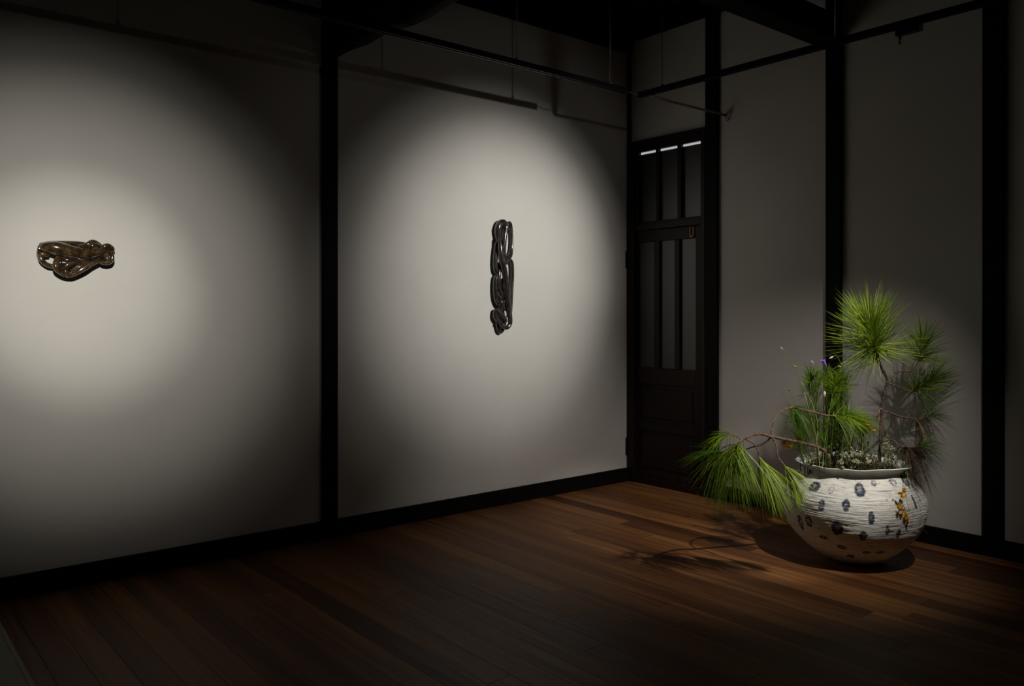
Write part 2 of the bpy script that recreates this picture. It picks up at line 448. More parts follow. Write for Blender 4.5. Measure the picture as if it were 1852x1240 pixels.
# ------------------------------------------------------------------ mat in the near left corner
def mat_shape(x1, y1, x0, y0, r, n=8):
    pts = []
    for cx, cy, a0 in ((x1-r, y1-r, 0), (x0+r, y1-r, 90), (x0+r, y0+r, 180), (x1-r, y0+r, 270)):
        for i in range(n+1):
            a = math.radians(a0+90*i/n); pts.append((cx+r*math.cos(a), cy+r*math.sin(a)))
    return pts
def slab(pts, z0, z1, hole=None):
    n = len(pts); v = [(p[0], p[1], z0) for p in pts]+[(p[0], p[1], z1) for p in pts]
    f = [(i, (i+1) % n, n+(i+1) % n, n+i) for i in range(n)]
    if hole is None: f += [tuple(range(n, 2*n)), tuple(reversed(range(n)))]
    else:
        v += [(p[0], p[1], z0) for p in hole]+[(p[0], p[1], z1) for p in hole]
        f += [(n+i, n+(i+1) % n, 3*n+(i+1) % n, 3*n+i) for i in range(n)]
        f += [(3*n+i, 3*n+(i+1) % n, 2*n+(i+1) % n, 2*n+i) for i in range(n)]
        f += [(2*n+i, 2*n+(i+1) % n, (i+1) % n, i) for i in range(n)]
    return MB().add(v, f)
mt = empty('floor_mat', (-5.1, -2.0, 0)); tag(mt, 'pale grey floor mat with raised border beside the left wall', 'mat')
ibm = Matrix.Translation((5.1, 2.0, 0))
outer = mat_shape(-4.222, -.25, -6.4, -4.0, .06); inner = mat_shape(-4.238, -.266, -6.384, -3.984, .045)
o = slab(inner, .0005, .004).build('mat_field', M['mat'], mt); o.matrix_parent_inverse = ibm
o = slab(outer, .0005, .006, inner).build('mat_border', M['matedge'], mt); o.matrix_parent_inverse = ibm

# ------------------------------------------------------------------ wall sculptures
def sculpture(name, label, m, scale, ox, oy, mpp, strands, base):
    r = empty(name, wl(*base)); tag(r, label, 'sculpture')
    inv = Matrix.Translation([-c for c in r.location])
    for pts in strands:
        P = []; R = []
        for q in pts:
            x_, y_, rr = q[:3]; off = q[3]
            P.append(wl(ox+x_/scale, oy+y_/scale, off)); R.append(rr*mpp)
        P, R = catmull(P, R, 7); ph = rng.uniform(0, 6.28)
        R = R*(1+.05*np.sin(np.arange(len(R))*.28+ph))
        v_, f_ = sweep(P, R, 18)
        o = MB().add(v_, f_, True).build('strand', M[m], r); o.matrix_parent_inverse = inv
    return r
HS = [
 [(330,345,62,.045),(400,340,80,.055),(540,350,95,.062),(700,385,104,.066),(860,420,98,.066),(1040,440,80,.062),(1220,425,70,.058),(1370,385,60,.052),(1500,355,46,.045)],
 [(300,300,30,.030),(450,282,38,.034),(650,278,42,.034),(860,285,48,.036),(1010,300,48,.036),(1080,310,38,.034)],
 [(300,320,32,.030),(285,400,30,.032),(290,450,34,.04),(360,460,38,.045),(440,470,30,.04)],
 [(300,470,38,.030),(330,560,40,.035),(400,625,38,.036),(480,655,34,.036),(560,650,30,.040)],
 [(950,335,28,.055),(1040,318,36,.070),(1110,290,42,.075),(1175,258,42,.070),(1240,270,38,.062),(1300,310,36,.055),(1330,345,28,.05)],
 [(1100,350,30,.070),(1160,325,34,.085),(1230,300,32,.085),(1290,320,28,.075)],
 [(1330,360,32,.060),(1385,330,42,.064),(1440,320,44,.060),(1500,355,38,.052),(1520,390,30,.045)],
 [(600,510,42,.040),(570,590,48,.050),(565,680,50,.055),(600,735,44,.055),(680,790,36,.050),(760,825,26,.045)],
 [(590,570,36,.055),(680,545,42,.070),(770,560,42,.078),(860,545,40,.078),(945,570,36,.076),(945,640,32,.074),(890,700,32,.072),(825,745,28,.066)],
 [(620,760,42,.056),(690,700,46,.068),(770,630,44,.072),(860,590,36,.070),(910,580,24,.066)],
 [(700,700,30,.06),(735,760,40,.062),(770,810,36,.055)],
 [(740,820,34,.040),(840,800,44,.050),(940,750,48,.056),(1040,690,50,.058),(1150,620,50,.058),(1260,570,46,.056),(1360,520,42,.054),(1440,455,40,.050)],
 [(900,520,50,.045),(1000,560,54,.050),(1080,590,46,.052),(1180,560,40,.050)],
 [(1490,410,34,.045),(1510,480,36,.045),(1500,560,40,.045),(1430,600,44,.045),(1350,600,38,.045),(1290,570,30,.045)],
 [(1400,520,36,.062),(1455,540,44,.062),(1490,590,34,.05)],
 [(870,740,26,.070),(930,690,32,.076),(1000,650,34,.076),(1070,600,32,.070)],
 [(640,510,30,.06),(640,600,30,.072),(660,680,26,.07)],
]
sculpture('wall_sculpture', 'lying knotted sculpture of glossy olive brown ceramic ropes', 'amber', 9.26, 40, 410, .000300, [p_ if i_ < 7 else [(q[0], q[1], q[2]*.86, q[3]+.012) for q in p_] for i_, p_ in enumerate(HS)], (138, 480))
VS = [
 [(215,300,26,.03),(205,200,32,.035),(225,130,32,.038),(262,112,30,.040),(285,150,24,.042),(272,240,24,.045),(262,340,26,.045),(262,430,26,.040),(285,500,24,.035)],
 [(285,190,16,.025),(298,135,18,.026),(320,122,18,.026),(333,180,18,.025),(337,280,18,.025),(334,370,18,.028),(318,430,26,.035),(285,450,28,.040),(262,490,26,.045),(240,550,22,.045)],
 [(222,258,12,.050),(230,330,17,.058),(238,410,22,.062),(250,490,25,.062),(266,550,24,.060),(278,620,25,.056),(288,720,28,.054),(292,820,28,.054),(305,920,26,.052),(322,1000,22,.050),(322,1060,18,.048),(290,1098,18,.046),(250,1080,16,.046),(222,1040,14,.044)],
 [(290,470,18,.030),(322,468,20,.034),(342,500,17,.034),(345,600,16,.032),(340,720,17,.032),(334,860,17,.032),(326,980,16,.035)],
 [(225,270,24,.03),(198,330,26,.032),(186,420,26,.034),(184,510,26,.034),(190,570,22,.034),(215,590,22,.04)],
 [(215,590,22,.04),(190,640,26,.036),(186,740,28,.035),(192,830,24,.036),(215,880,24,.04)],
 [(225,500,22,.035),(218,600,22,.050),(210,690,24,.052),(228,760,26,.050),(256,820,26,.045),(265,880,24,.04)],
 [(204,765,10,.058),(222,820,22,.056),(250,870,28,.052),(272,930,26,.046)],
 [(210,850,20,.050),(235,860,30,.056),(240,905,26,.056),(215,930,24,.050),(190,940,24,.040),(185,990,26,.036),(210,1030,24,.04)],
 [(200,925,22,.050),(225,965,26,.058),(255,1000,28,.058),(280,1040,24,.050)],
 [(200,1010,22,.030),(208,1070,20,.028),(218,1120,20,.028),(238,1140,16,.028),(256,1110,15,.028),(252,1060,16,.030)],
 [(255,640,18,.035),(262,700,24,.038),(262,800,24,.038),(275,900,22,.038)],
]
sculpture('wall_sculpture', 'upright braided sculpture of shiny black bronze ceramic ropes', 'gun', 5.167, 860, 380, .00070, [[(q[0], q[1], q[2]*(1.15 if i_ == 2 else .95 if i_ in (4, 5) else 1.), .020+(q[3]-.026)*.75+(.016 if i_ == 2 else 0)) for q in p_] for i_, p_ in enumerate(VS)], (910, 560))

# ------------------------------------------------------------------ ceramic vessel
PX, PY = -.610, -2.134
DP = 4.34
prof = [  # (radius, height, wobble)
 (.085, 0.0), (.115, .006), (.150, .020), (.205, .055), (.250, .092), (.300, .145), (.335, .200), (.352, .262),
 (.354, .300), (.347, .345), (.326, .384), (.304, .412), (.284, .436), (.262, .458), (.248, .478), (.256, .497), (.281, .514)]
prof_in = [(.275, .517), (.255, .503), (.242, .480), (.254, .455), (.280, .425), (.31, .35), (.33, .28), (.30, .18), (.20, .08), (.0, .05)]
def prof_curve(p, sub):
    P, _ = catmull([(a, 0, b) for a, b in p], 1., sub); return [(max(q[0], 0), q[2]) for q in P]
PO = prof_curve(prof, 14); PI_ = prof_curve(prof_in, 3)
RIGHT = Vector((DL[0], DR[0], 0)); TOW = Vector((-DL[1], -DR[1], 0))   # screen right, toward viewer
def vessel_xyz(r, th, z):
    # th = 0 toward the viewer, grows to the right of the picture
    dirv = TOW*math.cos(th)+RIGHT*math.sin(th)
    wob = 0.
    if z > .40:
        k = min(1, (z-.40)/.116)
        wob = k*(.006*math.sin(3*th+.6)+.004*math.sin(7*th+2)+.003*math.sin(13*th))
        z += k*(.006*math.sin(2*th+1.2)+.0018*math.sin(5*th+.4)+.0018*math.sin(11*th+1))
    return (dirv.x*(r+wob), dirv.y*(r+wob), z)
NT = 300
v = []; f = []; dots = []
spots = []
def find_th(px, py):
    # intersect the viewing ray with the body profile
    r_ = ray(px, py); best = None
    for i in range(1400):
        t = 3.8+i*.0008
        X = CAM[0]+t*r_[0]-PX; Y = CAM[1]+t*r_[1]-PY; Z = CH+t*r_[2]
        rad = math.hypot(X, Y)
        R_ = np.interp(Z, [p[1] for p in PO], [p[0] for p in PO])
        if rad < R_:
            d = Vector((X, Y, 0)); return math.atan2(d.dot(RIGHT), d.dot(TOW)), Z
    return None
SP = [(328,438,60,70,1),(460,470,45,60,.6),(685,465,75,90,.9),(798,420,45,45,.8),(380,590,40,90,.9),(578,592,55,85,1),(778,695,50,95,1),(505,775,75,105,1),
 (713,835,55,75,1),(395,848,50,35,.9),(545,928,65,45,.9),(275,720,50,90,.9),(205,730,40,120,.9),(903,790,35,80,.9),(995,820,40,75,1),(612,1000,55,40,.9),
 (740,968,60,25,.9),(850,965,70,30,.9),(283,325,38,60,.9),(212,520,30,90,1),(915,590,45,80,.5),(1045,400,60,90,.9),(1100,420,35,110,.9),(1135,575,22,110,1),
 (950,410,70,50,.7),(205,320,35,45,.9),(660,395,30,20,.6),(790,350,30,30,.5),(1010,640,30,60,.5),(590,345,30,25,.5)]
for cx, cy, w_, h_, s_ in SP:
    r0 = find_th(1400+cx/4.43, 780+cy/4.43)
    if r0:
        th, z = r0
        R_ = np.interp(z, [p[1] for p in PO], [p[0] for p in PO])
        fs = max(.62, math.cos(th))
        spots.append((th, z, w_/4.43*DP/F/2/R_/fs, h_/4.43*DP/F/2*1.05, s_))
rs_ = random.Random(3)
for i in range(16):
    spots.append((math.pi+rs_.uniform(-1.45, 1.45), rs_.uniform(.07, .40), .05, .035, .9))
ths = np.arange(NT)*2*math.pi/NT
rows = PO
glaze = []
gr = np.random.default_rng(5)
nz = gr.normal(size=(len(rows)+8, NT+8))
# smooth noise, long around the pot, short along its height
kx = np.ones(15)/15
strk = np.array([np.convolve(np.concatenate([r, r]), kx, 'same')[NT//2:NT//2+NT] for r in nz[:, :NT]])
for i, (r, z) in enumerate(rows):
    body = 1 if .10 < z < .41 else .25
    for j in range(NT):
        th = ths[j]
        rr = r
        if z < .42 and z > .03:
            rr += body*(.0028*strk[i, j] + .0006*math.sin(z*700+2*math.sin(th*3)+strk[i, j]*2))
            rr += .003*math.sin(3*th+z*9)+.002*math.sin(8*th-z*20)
        elif z >= .42: rr += .0012*strk[i, j]
        wf = max(0., 1-abs((th-.95)/.75)**2)*max(0., 1-abs((z-.345)/.10)**2)
        rr += .0045*wf*math.sin(th*31+6*(z-.3))  # grooves shaped to imitate shadow streaks of the hanging needles
        v.append(vessel_xyz(rr, th, z))
        g = 0.
        for (st, sz, sw, sh, ss) in spots:
            dth = (th-st+math.pi) % (2*math.pi)-math.pi
            d2 = (dth/sw)**2+((z-sz)/sh)**2
            if d2 < 2.2:
                edge = 1-max(0., min(1., (d2-.55-.35*strk[i, j]*2)/.75))
                inner = .62+.38*min(1, d2*1.3)
                g = max(g, ss*edge*inner*(1-.18*abs(math.sin(dth/sw*5+z*80))))
        glaze.append(g)
nr = len(rows)
for i in range(nr-1):
    for j in range(NT): f.append((i*NT+j, i*NT+(j+1) % NT, (i+1)*NT+(j+1) % NT, (i+1)*NT+j))
f.append(tuple(reversed(range(NT))))
base = len(v)
for i, (r, z) in enumerate(PI_):
    for j in range(NT): v.append(vessel_xyz(max(r, .001), ths[j], z)); glaze.append(0)
f += [((nr-1)*NT+j, (nr-1)*NT+(j+1) % NT, base+(j+1) % NT, base+j) for j in range(NT)]
for i in range(len(PI_)-1):
    for j in range(NT): f.append((base+i*NT+j, base+i*NT+(j+1) % NT, base+(i+1)*NT+(j+1) % NT, base+(i+1)*NT+j))

def vessel_mat():
    m, nt, b = mat('rough_white_slip'); L = nt.links.new
    tc = N(nt, 'ShaderNodeTexCoord'); at = N(nt, 'ShaderNodeAttribute', attribute_name='tone')
    mp = N(nt, 'ShaderNodeMapping'); mp.inputs['Scale'].default_value = (16, 16, 150); L(tc.outputs['Object'], mp.inputs[0])
    st = N(nt, 'ShaderNodeTexNoise', i_Scale=1., i_Detail=6., i_Roughness=.7); L(mp.outputs[0], st.inputs['Vector'])
    fi = N(nt, 'ShaderNodeTexNoise', i_Scale=55., i_Detail=5., i_Roughness=.7); L(tc.outputs['Object'], fi.inputs['Vector'])
    base_ = ramp(nt, [(.30, (.26, .22, .17)), (.40, (.60, .58, .51)), (.50, (.81, .815, .75)), (.8, (.87, .875, .82))]); L(st.outputs[0], base_.inputs[0])
    blue = ramp(nt, [(.33, (.05, .030, .022)), (.42, (.012, .014, .026)), (.55, (.045, .06, .10)), (.68, (.20, .24, .31))]); L(fi.outputs[0], blue.inputs[0])
    # broken brush edge
    ad_ = N(nt, 'ShaderNodeMath', operation='MULTIPLY_ADD'); L(fi.outputs[0], ad_.inputs[0]); ad_.inputs[1].default_value = .9; ad_.inputs[2].default_value = -.45
    sm_ = N(nt, 'ShaderNodeMath', operation='ADD'); L(at.outputs['Fac'], sm_.inputs[0]); L(ad_.outputs[0], sm_.inputs[1])
    mk = ramp(nt, [(.30, (0, 0, 0)), (.62, (1, 1, 1))]); L(sm_.outputs[0], mk.inputs[0])
    mx = N(nt, 'ShaderNodeMix', data_type='RGBA'); L(mk.outputs[0], mx.inputs[0]); L(base_.outputs[0], mx.inputs[6]); L(blue.outputs[0], mx.inputs[7])
    L(mx.outputs[2], b.inputs['Base Color']); b.inputs['Roughness'].default_value = .7; b.inputs['Specular IOR Level'].default_value = .3
    b1 = N(nt, 'ShaderNodeBump', i_Strength=.9, i_Distance=.006); L(st.outputs[0], b1.inputs['Height'])
    b2 = N(nt, 'ShaderNodeBump', i_Strength=.25, i_Distance=.002); L(fi.outputs[0], b2.inputs['Height']); L(b1.outputs[0], b2.inputs['Normal'])
    L(b2.outputs[0], b.inputs['Normal'])
    return m
M['vessel'] = vessel_mat()
vm = MB().add(v, f, True); vm.tone = glaze
vessel = empty('ceramic_vessel', (PX, PY, 0)); tag(vessel, 'big round white ceramic vessel brushed with dark blue spots', 'vase')
vb = vm.build('vessel_body', M['vessel'], vessel)
sv = [(0, 0, .425)]; sf = []
for ri, r in enumerate((.09, .17, .232)):
    for j in range(48):
        a = j*2*math.pi/48; sv.append((r*math.cos(a), r*math.sin(a), .425+random.uniform(-.012, .012)-.02*ri*.3))
sf = [(0, 1+j, 1+(j+1) % 48) for j in range(48)]
for ri in range(2): sf += [(1+ri*48+j, 1+(ri+1)*48+j, 1+(ri+1)*48+(j+1) % 48, 1+ri*48+(j+1) % 48) for j in range(48)]
MB().add(sv, sf, True).build('soil', M['soil'], vessel)

# ------------------------------------------------------------------ plants
UP = np.array((0, 0, 1.))
RT = np.array((DL[0], DR[0], 0)); TW = np.array((-DL[1], -DR[1], 0))
def dirn(a, tow=0.):
    """unit direction from an angle in the picture plane (0 = right, 90 = up) and a lean toward the viewer"""
    v_ = math.cos(math.radians(a))*RT+math.sin(math.radians(a))*UP+tow*TW
    return v_/np.linalg.norm(v_)
def needle(mb, p, d, L, droop, r=.0008, seg=4, tone=None, keep=True):
    p = np.array(p, float); d = np.array(d, float); d /= np.linalg.norm(d)+1e-9
    P = []
    for i in range(seg+1):
        t = i/seg; P.append(p+d*L*t-UP*droop*L*t*t*(1-.25*t))
    P = np.array(P); P[:, 2] = np.maximum(P[:, 2], .004)
    # keep needles out of the wall
    P[:, 0] = np.minimum(P[:, 0], -.006)
    if not keep:
        for q in P:
            dx, dy = q[0]-PX, q[1]-PY; rr = math.hypot(dx, dy)
            lim = .205+max(0, q[2]-.49)*1.1
            if rr > lim: q[0] = PX+dx/rr*lim; q[1] = PY+dy/rr*lim
    for q in P:      # and out of the vessel body
        if keep and q[2] < .52:
            dx, dy = q[0]-PX, q[1]-PY; rr = math.hypot(dx, dy)
            R_ = float(np.interp(q[2], PRZ, PRR))+.008
            if rr < R_ and rr > .20:
                q[0] = PX+dx/rr*R_; q[1] = PY+dy/rr*R_
    T = P[-1]-P[0]; u = np.cross(T, UP); 
    if np.linalg.norm(u) < 1e-6: u = np.array((1., 0, 0))
    u /= np.linalg.norm(u); b = np.cross(T/(np.linalg.norm(T)+1e-9), u)
    v_ = []
    for i in range(seg):
        R = r*(1-.55*(i/seg)**2)
        for k in range(3):
            a = k*2.0944; v_.append(P[i]+R*(math.cos(a)*u+math.sin(a)*b))
    v_.append(P[-1])
    f_ = [(i*3+k, i*3+(k+1) % 3, (i+1)*3+(k+1) % 3, (i+1)*3+k) for i in range(seg-1) for k in range(3)]
    e = (seg-1)*3; f_ += [(e+k, e+(k+1) % 3, seg*3) for k in range(3)]
    mb.add(v_, f_, False, rng.uniform(0, 1) if tone is None else tone)
PRZ = [p[1] for p in PO]; PRR = [p[0] for p in PO]

def tuft(mb, axis, n, L, a0=25, a1=75, droop=.15, r=.0009, fas=3, tonef=None, bias=None):
    """needles in bundles of `fas` around a shoot: a0..a1 is the angle between needle and shoot"""
    P, _ = catmull(axis, 1., 6); m_ = len(P)
    for i in range(n):
        s_ = rng.uniform(0, 1)**.8; fi_ = s_*(m_-1); k = min(int(fi_), m_-2); q = P[k]+(P[k+1]-P[k])*(fi_-k)
        T = P[k+1]-P[k]; T = T/(np.linalg.norm(T)+1e-9)
        u = rng.normal(size=3); u -= T*np.dot(u, T); u /= np.linalg.norm(u)
        an = math.radians(rng.uniform(a0, a1)*(1-.55*s_) if s_ > .6 else rng.uniform(a0, a1))
        d = T*math.cos(an)+u*math.sin(an)
        if bias is not None: d = d+np.array(bias)*rng.uniform(.3, 1.)
        for j in range(fas):
            needle(mb, q, d+rng.normal(size=3)*.075, L*rng.uniform(.72, 1.08), droop*rng.uniform(.5, 1.4), r,
                   tone=None if tonef is None else tonef())

class Plant:
    def __init__(s, name, label, cat, loc, group=None):
        s.o = empty(name, loc); tag(s.o, label, cat, group); s.inv = Matrix.Translation([-c for c in loc])
    def part(s, name, mb, m, kind=None, label=None, parent=None):
        o = mb.build(name, M[m] if isinstance(m, str) else m, parent or s.o)
        if not parent: o.matrix_parent_inverse = s.inv
        if kind: o['kind'] = kind
        if label: o['label'] = label
        return o
def pp(pts, d, dd=None):
    out = []
    for i, q in enumerate(pts):
        out.append(dp(q[0], q[1], q[2] if len(q) > 2 else d))
    return out
def bumpy(pts, rad, sub=6, amp=.25):
    """bark: a tube with knobbly radius"""
    P, R = catmull(pts, rad, sub)
    R = R*(1+rng.uniform(-amp, amp, len(R)))
    v_, f_ = sweep(P, R, 8); return MB().add(v_, f_, True)

# --- upright pine branch
pine = Plant('pine_branch', 'tall upright pine branch with bright needle tufts standing in the spotted vessel', 'branch', dp(1590, 846, 4.34))
pine.part('trunk', bumpy(pp([(1586, 872, 4.34), (1589, 846, 4.34), (1593, 794, 4.35), (1594.7, 753, 4.36), (1597.4, 723, 4.36), (1604, 695.5, 4.36), (1604, 684.5, 4.36), (1592, 660, 4.35), (1582, 638, 4.33), (1577, 612, 4.32), (1574, 590, 4.31)], 4.34),
     [.0105, .0105, .010, .0098, .0095, .009, .0085, .0075, .0068, .006, .004]), 'darkbark')
for pts, rad in (([(1606, 692, 4.36), (1614, 678, 4.38), (1627.6, 671, 4.40), (1647, 670, 4.42), (1660, 655, 4.42), (1667, 632, 4.42)], [.0065, .006, .0055, .005, .004, .003]),
                 ([(1604, 692, 4.36), (1619, 697, 4.40), (1638.6, 706, 4.44), (1652, 706.5, 4.46), (1668, 698, 4.47), (1684, 688, 4.48)], [.0055, .0045, .0042, .004, .0035, .003]),
                 ([(1597, 743, 4.36), (1608, 745, 4.40), (1627.6, 752.5, 4.42), (1658, 757, 4.45), (1674, 756, 4.46), (1682, 750, 4.46)], [.005, .0042, .004, .004, .0035, .003]),
                 ([(1592, 800, 4.33), (1614, 795.6, 4.22), (1630, 806.5, 4.15), (1655, 808, 4.22), (1668, 806, 4.30)], [.004, .0035, .003, .003, .002]),
                 ([(1594, 738, 4.35), (1590, 743, 4.33), (1589, 760, 4.32), (1581, 772, 4.31)], [.0045, .004, .0035, .002])):
    pine.part('side_branch', bumpy(pp(pts, 4.4), rad), 'bark')
def tp(lo, hi): return lambda: rng.uniform(lo, hi)
mb = MB()
tuft(mb, pp([(1591, 652, 4.34), (1583, 632, 4.33), (1577, 612, 4.32), (1574, 592, 4.31)], 4.3), 250, .285, 18, 100, .10, .00105, tonef=tp(.15, 1.))
tuft(mb, pp([(1586, 640, 4.34), (1580, 622, 4.33)], 4.3), 60, .24, 70, 128, .22, .0009, tonef=tp(0, .6))
pine.part('needle_tuft', mb, 'needle', 'stuff')
mb = MB(); tuft(mb, pp([(1660, 655, 4.42), (1665, 640, 4.42), (1668, 622, 4.42)], 4.4), 105, .20, 22, 98, .10, .00095, tonef=tp(.0, .85)); pine.part('needle_tuft', mb, 'needle', 'stuff')
mb = MB(); tuft(mb, pp([(1650, 706, 4.46), (1668, 698, 4.47), (1684, 686, 4.48)], 4.4), 110, .20, 22, 98, .16, .00095, tonef=tp(.0, .8), bias=(0, 0, .15))
tuft(mb, pp([(1650, 707, 4.46), (1672, 700, 4.47)], 4.4), 45, .17, 60, 110, .5, .0007, tonef=tp(.0, .5)); pine.part('needle_tuft', mb, 'needle', 'stuff')
mb = MB(); tuft(mb, pp([(1668, 757, 4.45), (1676, 754, 4.46), (1684, 750, 4.46)], 4.4), 48, .15, 30, 95, .65, .0006, tonef=tp(0, .45)); pine.part('needle_tuft', mb, 'needle', 'stuff')
mb = MB(); tuft(mb, pp([(1655, 808, 4.24), (1664, 806, 4.28), (1672, 804, 4.32)], 4.4), 45, .16, 30, 95, .55, .0006, tonef=tp(0, .4)); pine.part('needle_tuft', mb, 'needle', 'stuff')
mb = MB(); tuft(mb, pp([(1655, 757, 4.44), (1662, 758, 4.45)], 4.4), 30, .14, 60, 110, 1.0, .0008, tonef=tp(.2, .9), bias=(0, 0, -1.4))
tuft(mb, pp([(1628, 806, 4.14), (1655, 808, 4.24)], 4.3), 75, .17, 60, 110, 1.0, .0009, tonef=tp(0, .6), bias=(0, 0, -1.6))
pine.part('dry_needles', mb, 'dryneedle', 'stuff', 'brown dead needles hanging under the twigs')

# --- trailing pine branch
tr = Plant('pine_branch', 'trailing pine branch with drooping needles reaching out toward the door', 'branch', dp(1480, 830, 4.24))
tr.part('stem', bumpy(pp([(1500, 845, 4.30), (1494, 820, 4.26), (1480, 809, 4.22), (1452, 801, 4.16), (1423, 795, 4.12), (1395, 789, 4.08), (1374, 784, 4.06), (1358, 788, 4.04), (1342, 795, 4.02), (1333, 803.5, 4.01), (1321.6, 814, 4.0), (1307, 817, 4.0), (1298, 815, 4.0)], 4.1),
     [.009, .009, .0088, .008, .0075, .007, .0068, .006, .0055, .005, .004, .003, .002]), 'bark')
for pts, rad in (([(1342, 795, 4.02), (1333, 789, 4.02), (1324, 786, 4.02), (1312, 786.5, 4.02), (1303, 789, 4.02)], [.0035, .003, .003, .0025, .002]),
                 ([(1348, 793, 4.03), (1362, 801, 4.03), (1369.5, 812, 4.03), (1374, 830, 4.03)], [.004, .0035, .003, .003]),
                 ([(1395, 789, 4.08), (1403, 802, 4.07), (1407, 825, 4.05), (1416, 838, 4.03), (1423, 847, 4.02)], [.0045, .004, .004, .0038, .003]),
                 ([(1395, 788, 4.08), (1387, 798, 4.09), (1374, 805, 4.10), (1360, 808.5, 4.11), (1350, 812, 4.12)], [.004, .004, .0035, .003, .003]),
                 ([(1345, 796, 4.02), (1345.5, 810, 4.01), (1350, 824, 4.01)], [.002, .0015, .001]),
                 ([(1395, 787, 4.08), (1396, 774, 4.09), (1399.7, 762, 4.10), (1405, 752, 4.12), (1412.6, 744, 4.13), (1428.7, 737, 4.15), (1443, 738.5, 4.16), (1470.6, 745, 4.18), (1495, 750.6, 4.2), (1527, 753, 4.22), (1557.7, 757, 4.24)], [.0045, .004, .004, .004, .004, .005, .005, .005, .0045, .004, .003])):
    tr.part('side_branch', bumpy(pp(pts, 4.05), rad), 'bark')
DN = RT*.5-UP*2.0
mb = MB(); tuft(mb, pp([(1338, 798, 4.02), (1330, 806, 4.01), (1318, 815, 4.0), (1300, 816, 4.0)], 4.0), 150, .225, 60, 115, .60, .0009, tonef=tp(.0, .75), bias=DN)
tuft(mb, pp([(1336, 800, 4.02), (1330, 806, 4.01)], 4.0), 26, .25, 60, 100, .55, .0009, tonef=tp(.3, 1.), bias=RT*.6-UP*.8)
tuft(mb, pp([(1312, 815, 4.0), (1294, 815, 4.0)], 4.0), 16, .20, 3, 30, .38, .0008, tonef=tp(0, .5))
tr.part('needle_tuft', mb, 'needle', 'stuff')
mb = MB(); tuft(mb, pp([(1328, 787, 4.02), (1316, 786, 4.02), (1302, 789, 4.02)], 4.0), 30, .12, 20, 80, .95, .0008, tonef=tp(.2, .8)); tr.part('needle_tuft', mb, 'needle', 'stuff')
mb = MB(); tuft(mb, pp([(1371, 820, 4.03), (1375, 832, 4.02), (1379, 842, 4.01)], 4.0), 80, .235, 6, 38, .30, .00095, tonef=tp(.2, 1.), bias=RT*.22); tr.part('needle_tuft', mb, 'needle', 'stuff')
mb = MB(); tuft(mb, pp([(1418, 840, 4.02), (1423, 847, 4.01), (1427, 856, 4.0)], 4.0), 62, .18, 5, 36, .2, .0009, tonef=tp(.2, 1.)); tr.part('needle_tuft', mb, 'needle', 'stuff')
mb = MB(); tuft(mb, pp([(1425, 738, 4.15), (1440, 742, 4.14), (1446, 752, 4.14)], 4.1), 70, .13, 30, 90, .75, .0007, tonef=tp(0, .4)); tr.part('needle_tuft', mb, 'needle', 'stuff')
mb = MB(); tuft(mb, pp([(1505, 751, 4.21), (1530, 753, 4.22), (1550, 756, 4.24)], 4.2), 115, .14, 30, 85, .55, .0007, tonef=tp(.15, .8)); tr.part('needle_tuft', mb, 'needle', 'stuff')

# --- green shoots with a brush of fine needles
shoots = [((1464, 845), (1462, 760), (1466, 690), 4.30), ((1476, 846), (1477, 770), (1477, 695), 4.34), ((1487, 850), (1494, 780), (1508, 700), 4.24),
          ((1500, 851), (1509, 780), (1520, 694), 4.30), ((1511, 852), (1512, 770), (1514, 712), 4.40), ((1455, 842), (1446, 800), (1440, 762), 4.30),
          ((1520, 852), (1524, 800), (1531, 760), 4.22), ((1495, 850), (1484, 780), (1470, 705), 4.42), ((1530, 850), (1538, 810), (1547, 776), 4.34),
          ((1507, 850), (1498, 760), (1497, 690), 4.46), ((1448, 840), (1452, 800), (1460, 775), 4.38), ((1540, 850), (1530, 760), (1528, 700), 4.44),
          ((1552, 852), (1558, 812), (1560, 782), 4.30)]
sl = ['leftmost of those reaching over the arching twig', 'second from the door side, tall', 'leaning toward the middle post, in front', 'tallest in the centre, before the middle post', 'behind the tallest, close to the post',
      'short and dark, nearest the door', 'short, just right of the purple bell stem', 'thin one at the back of the left cluster', 'short, right of the middle post', 'rearmost against the middle post', 'short, behind the arching twig',
      'rear one at the right side of the post', 'rightmost, beside the yellow flowers']
for i, (a, m_, b_, d) in enumerate(shoots):
    pl = Plant('pine_seedling', 'slim green pine seedling in the vessel, '+sl[i], 'seedling', dp(a[0], a[1], d), 'pine seedlings crowded in the vessel')
    pts = pp([(a[0], a[1]+18), a, m_, b_], d)
    pl.part('stem', MB().tube(pts, [.0032, .003, .0026, .002], 6, 5, tone=rng.uniform(.1, .6)), 'stem')
    mb = MB(); ax_ = pp([((m_[0]*.3+b_[0]*.7), (m_[1]*.3+b_[1]*.7)), b_, (b_[0]+(b_[0]-m_[0])*.1, b_[1]-9)], d)
    lo = rng.uniform(0, .2)
    tuft(mb, ax_, 40, .115, 12, 85, .38, .00075, tonef=tp(lo, lo+.5))
    ax_ = pp([((a[0]*.6+m_[0]*.4), (a[1]*.6+m_[1]*.4)), m_, b_], d)
    tuft(mb, ax_, 42, .115, 8, 50, .3, .00075, tonef=tp(lo*.5, .6))
    pl.part('needle_tuft', mb, 'needle', 'stuff')

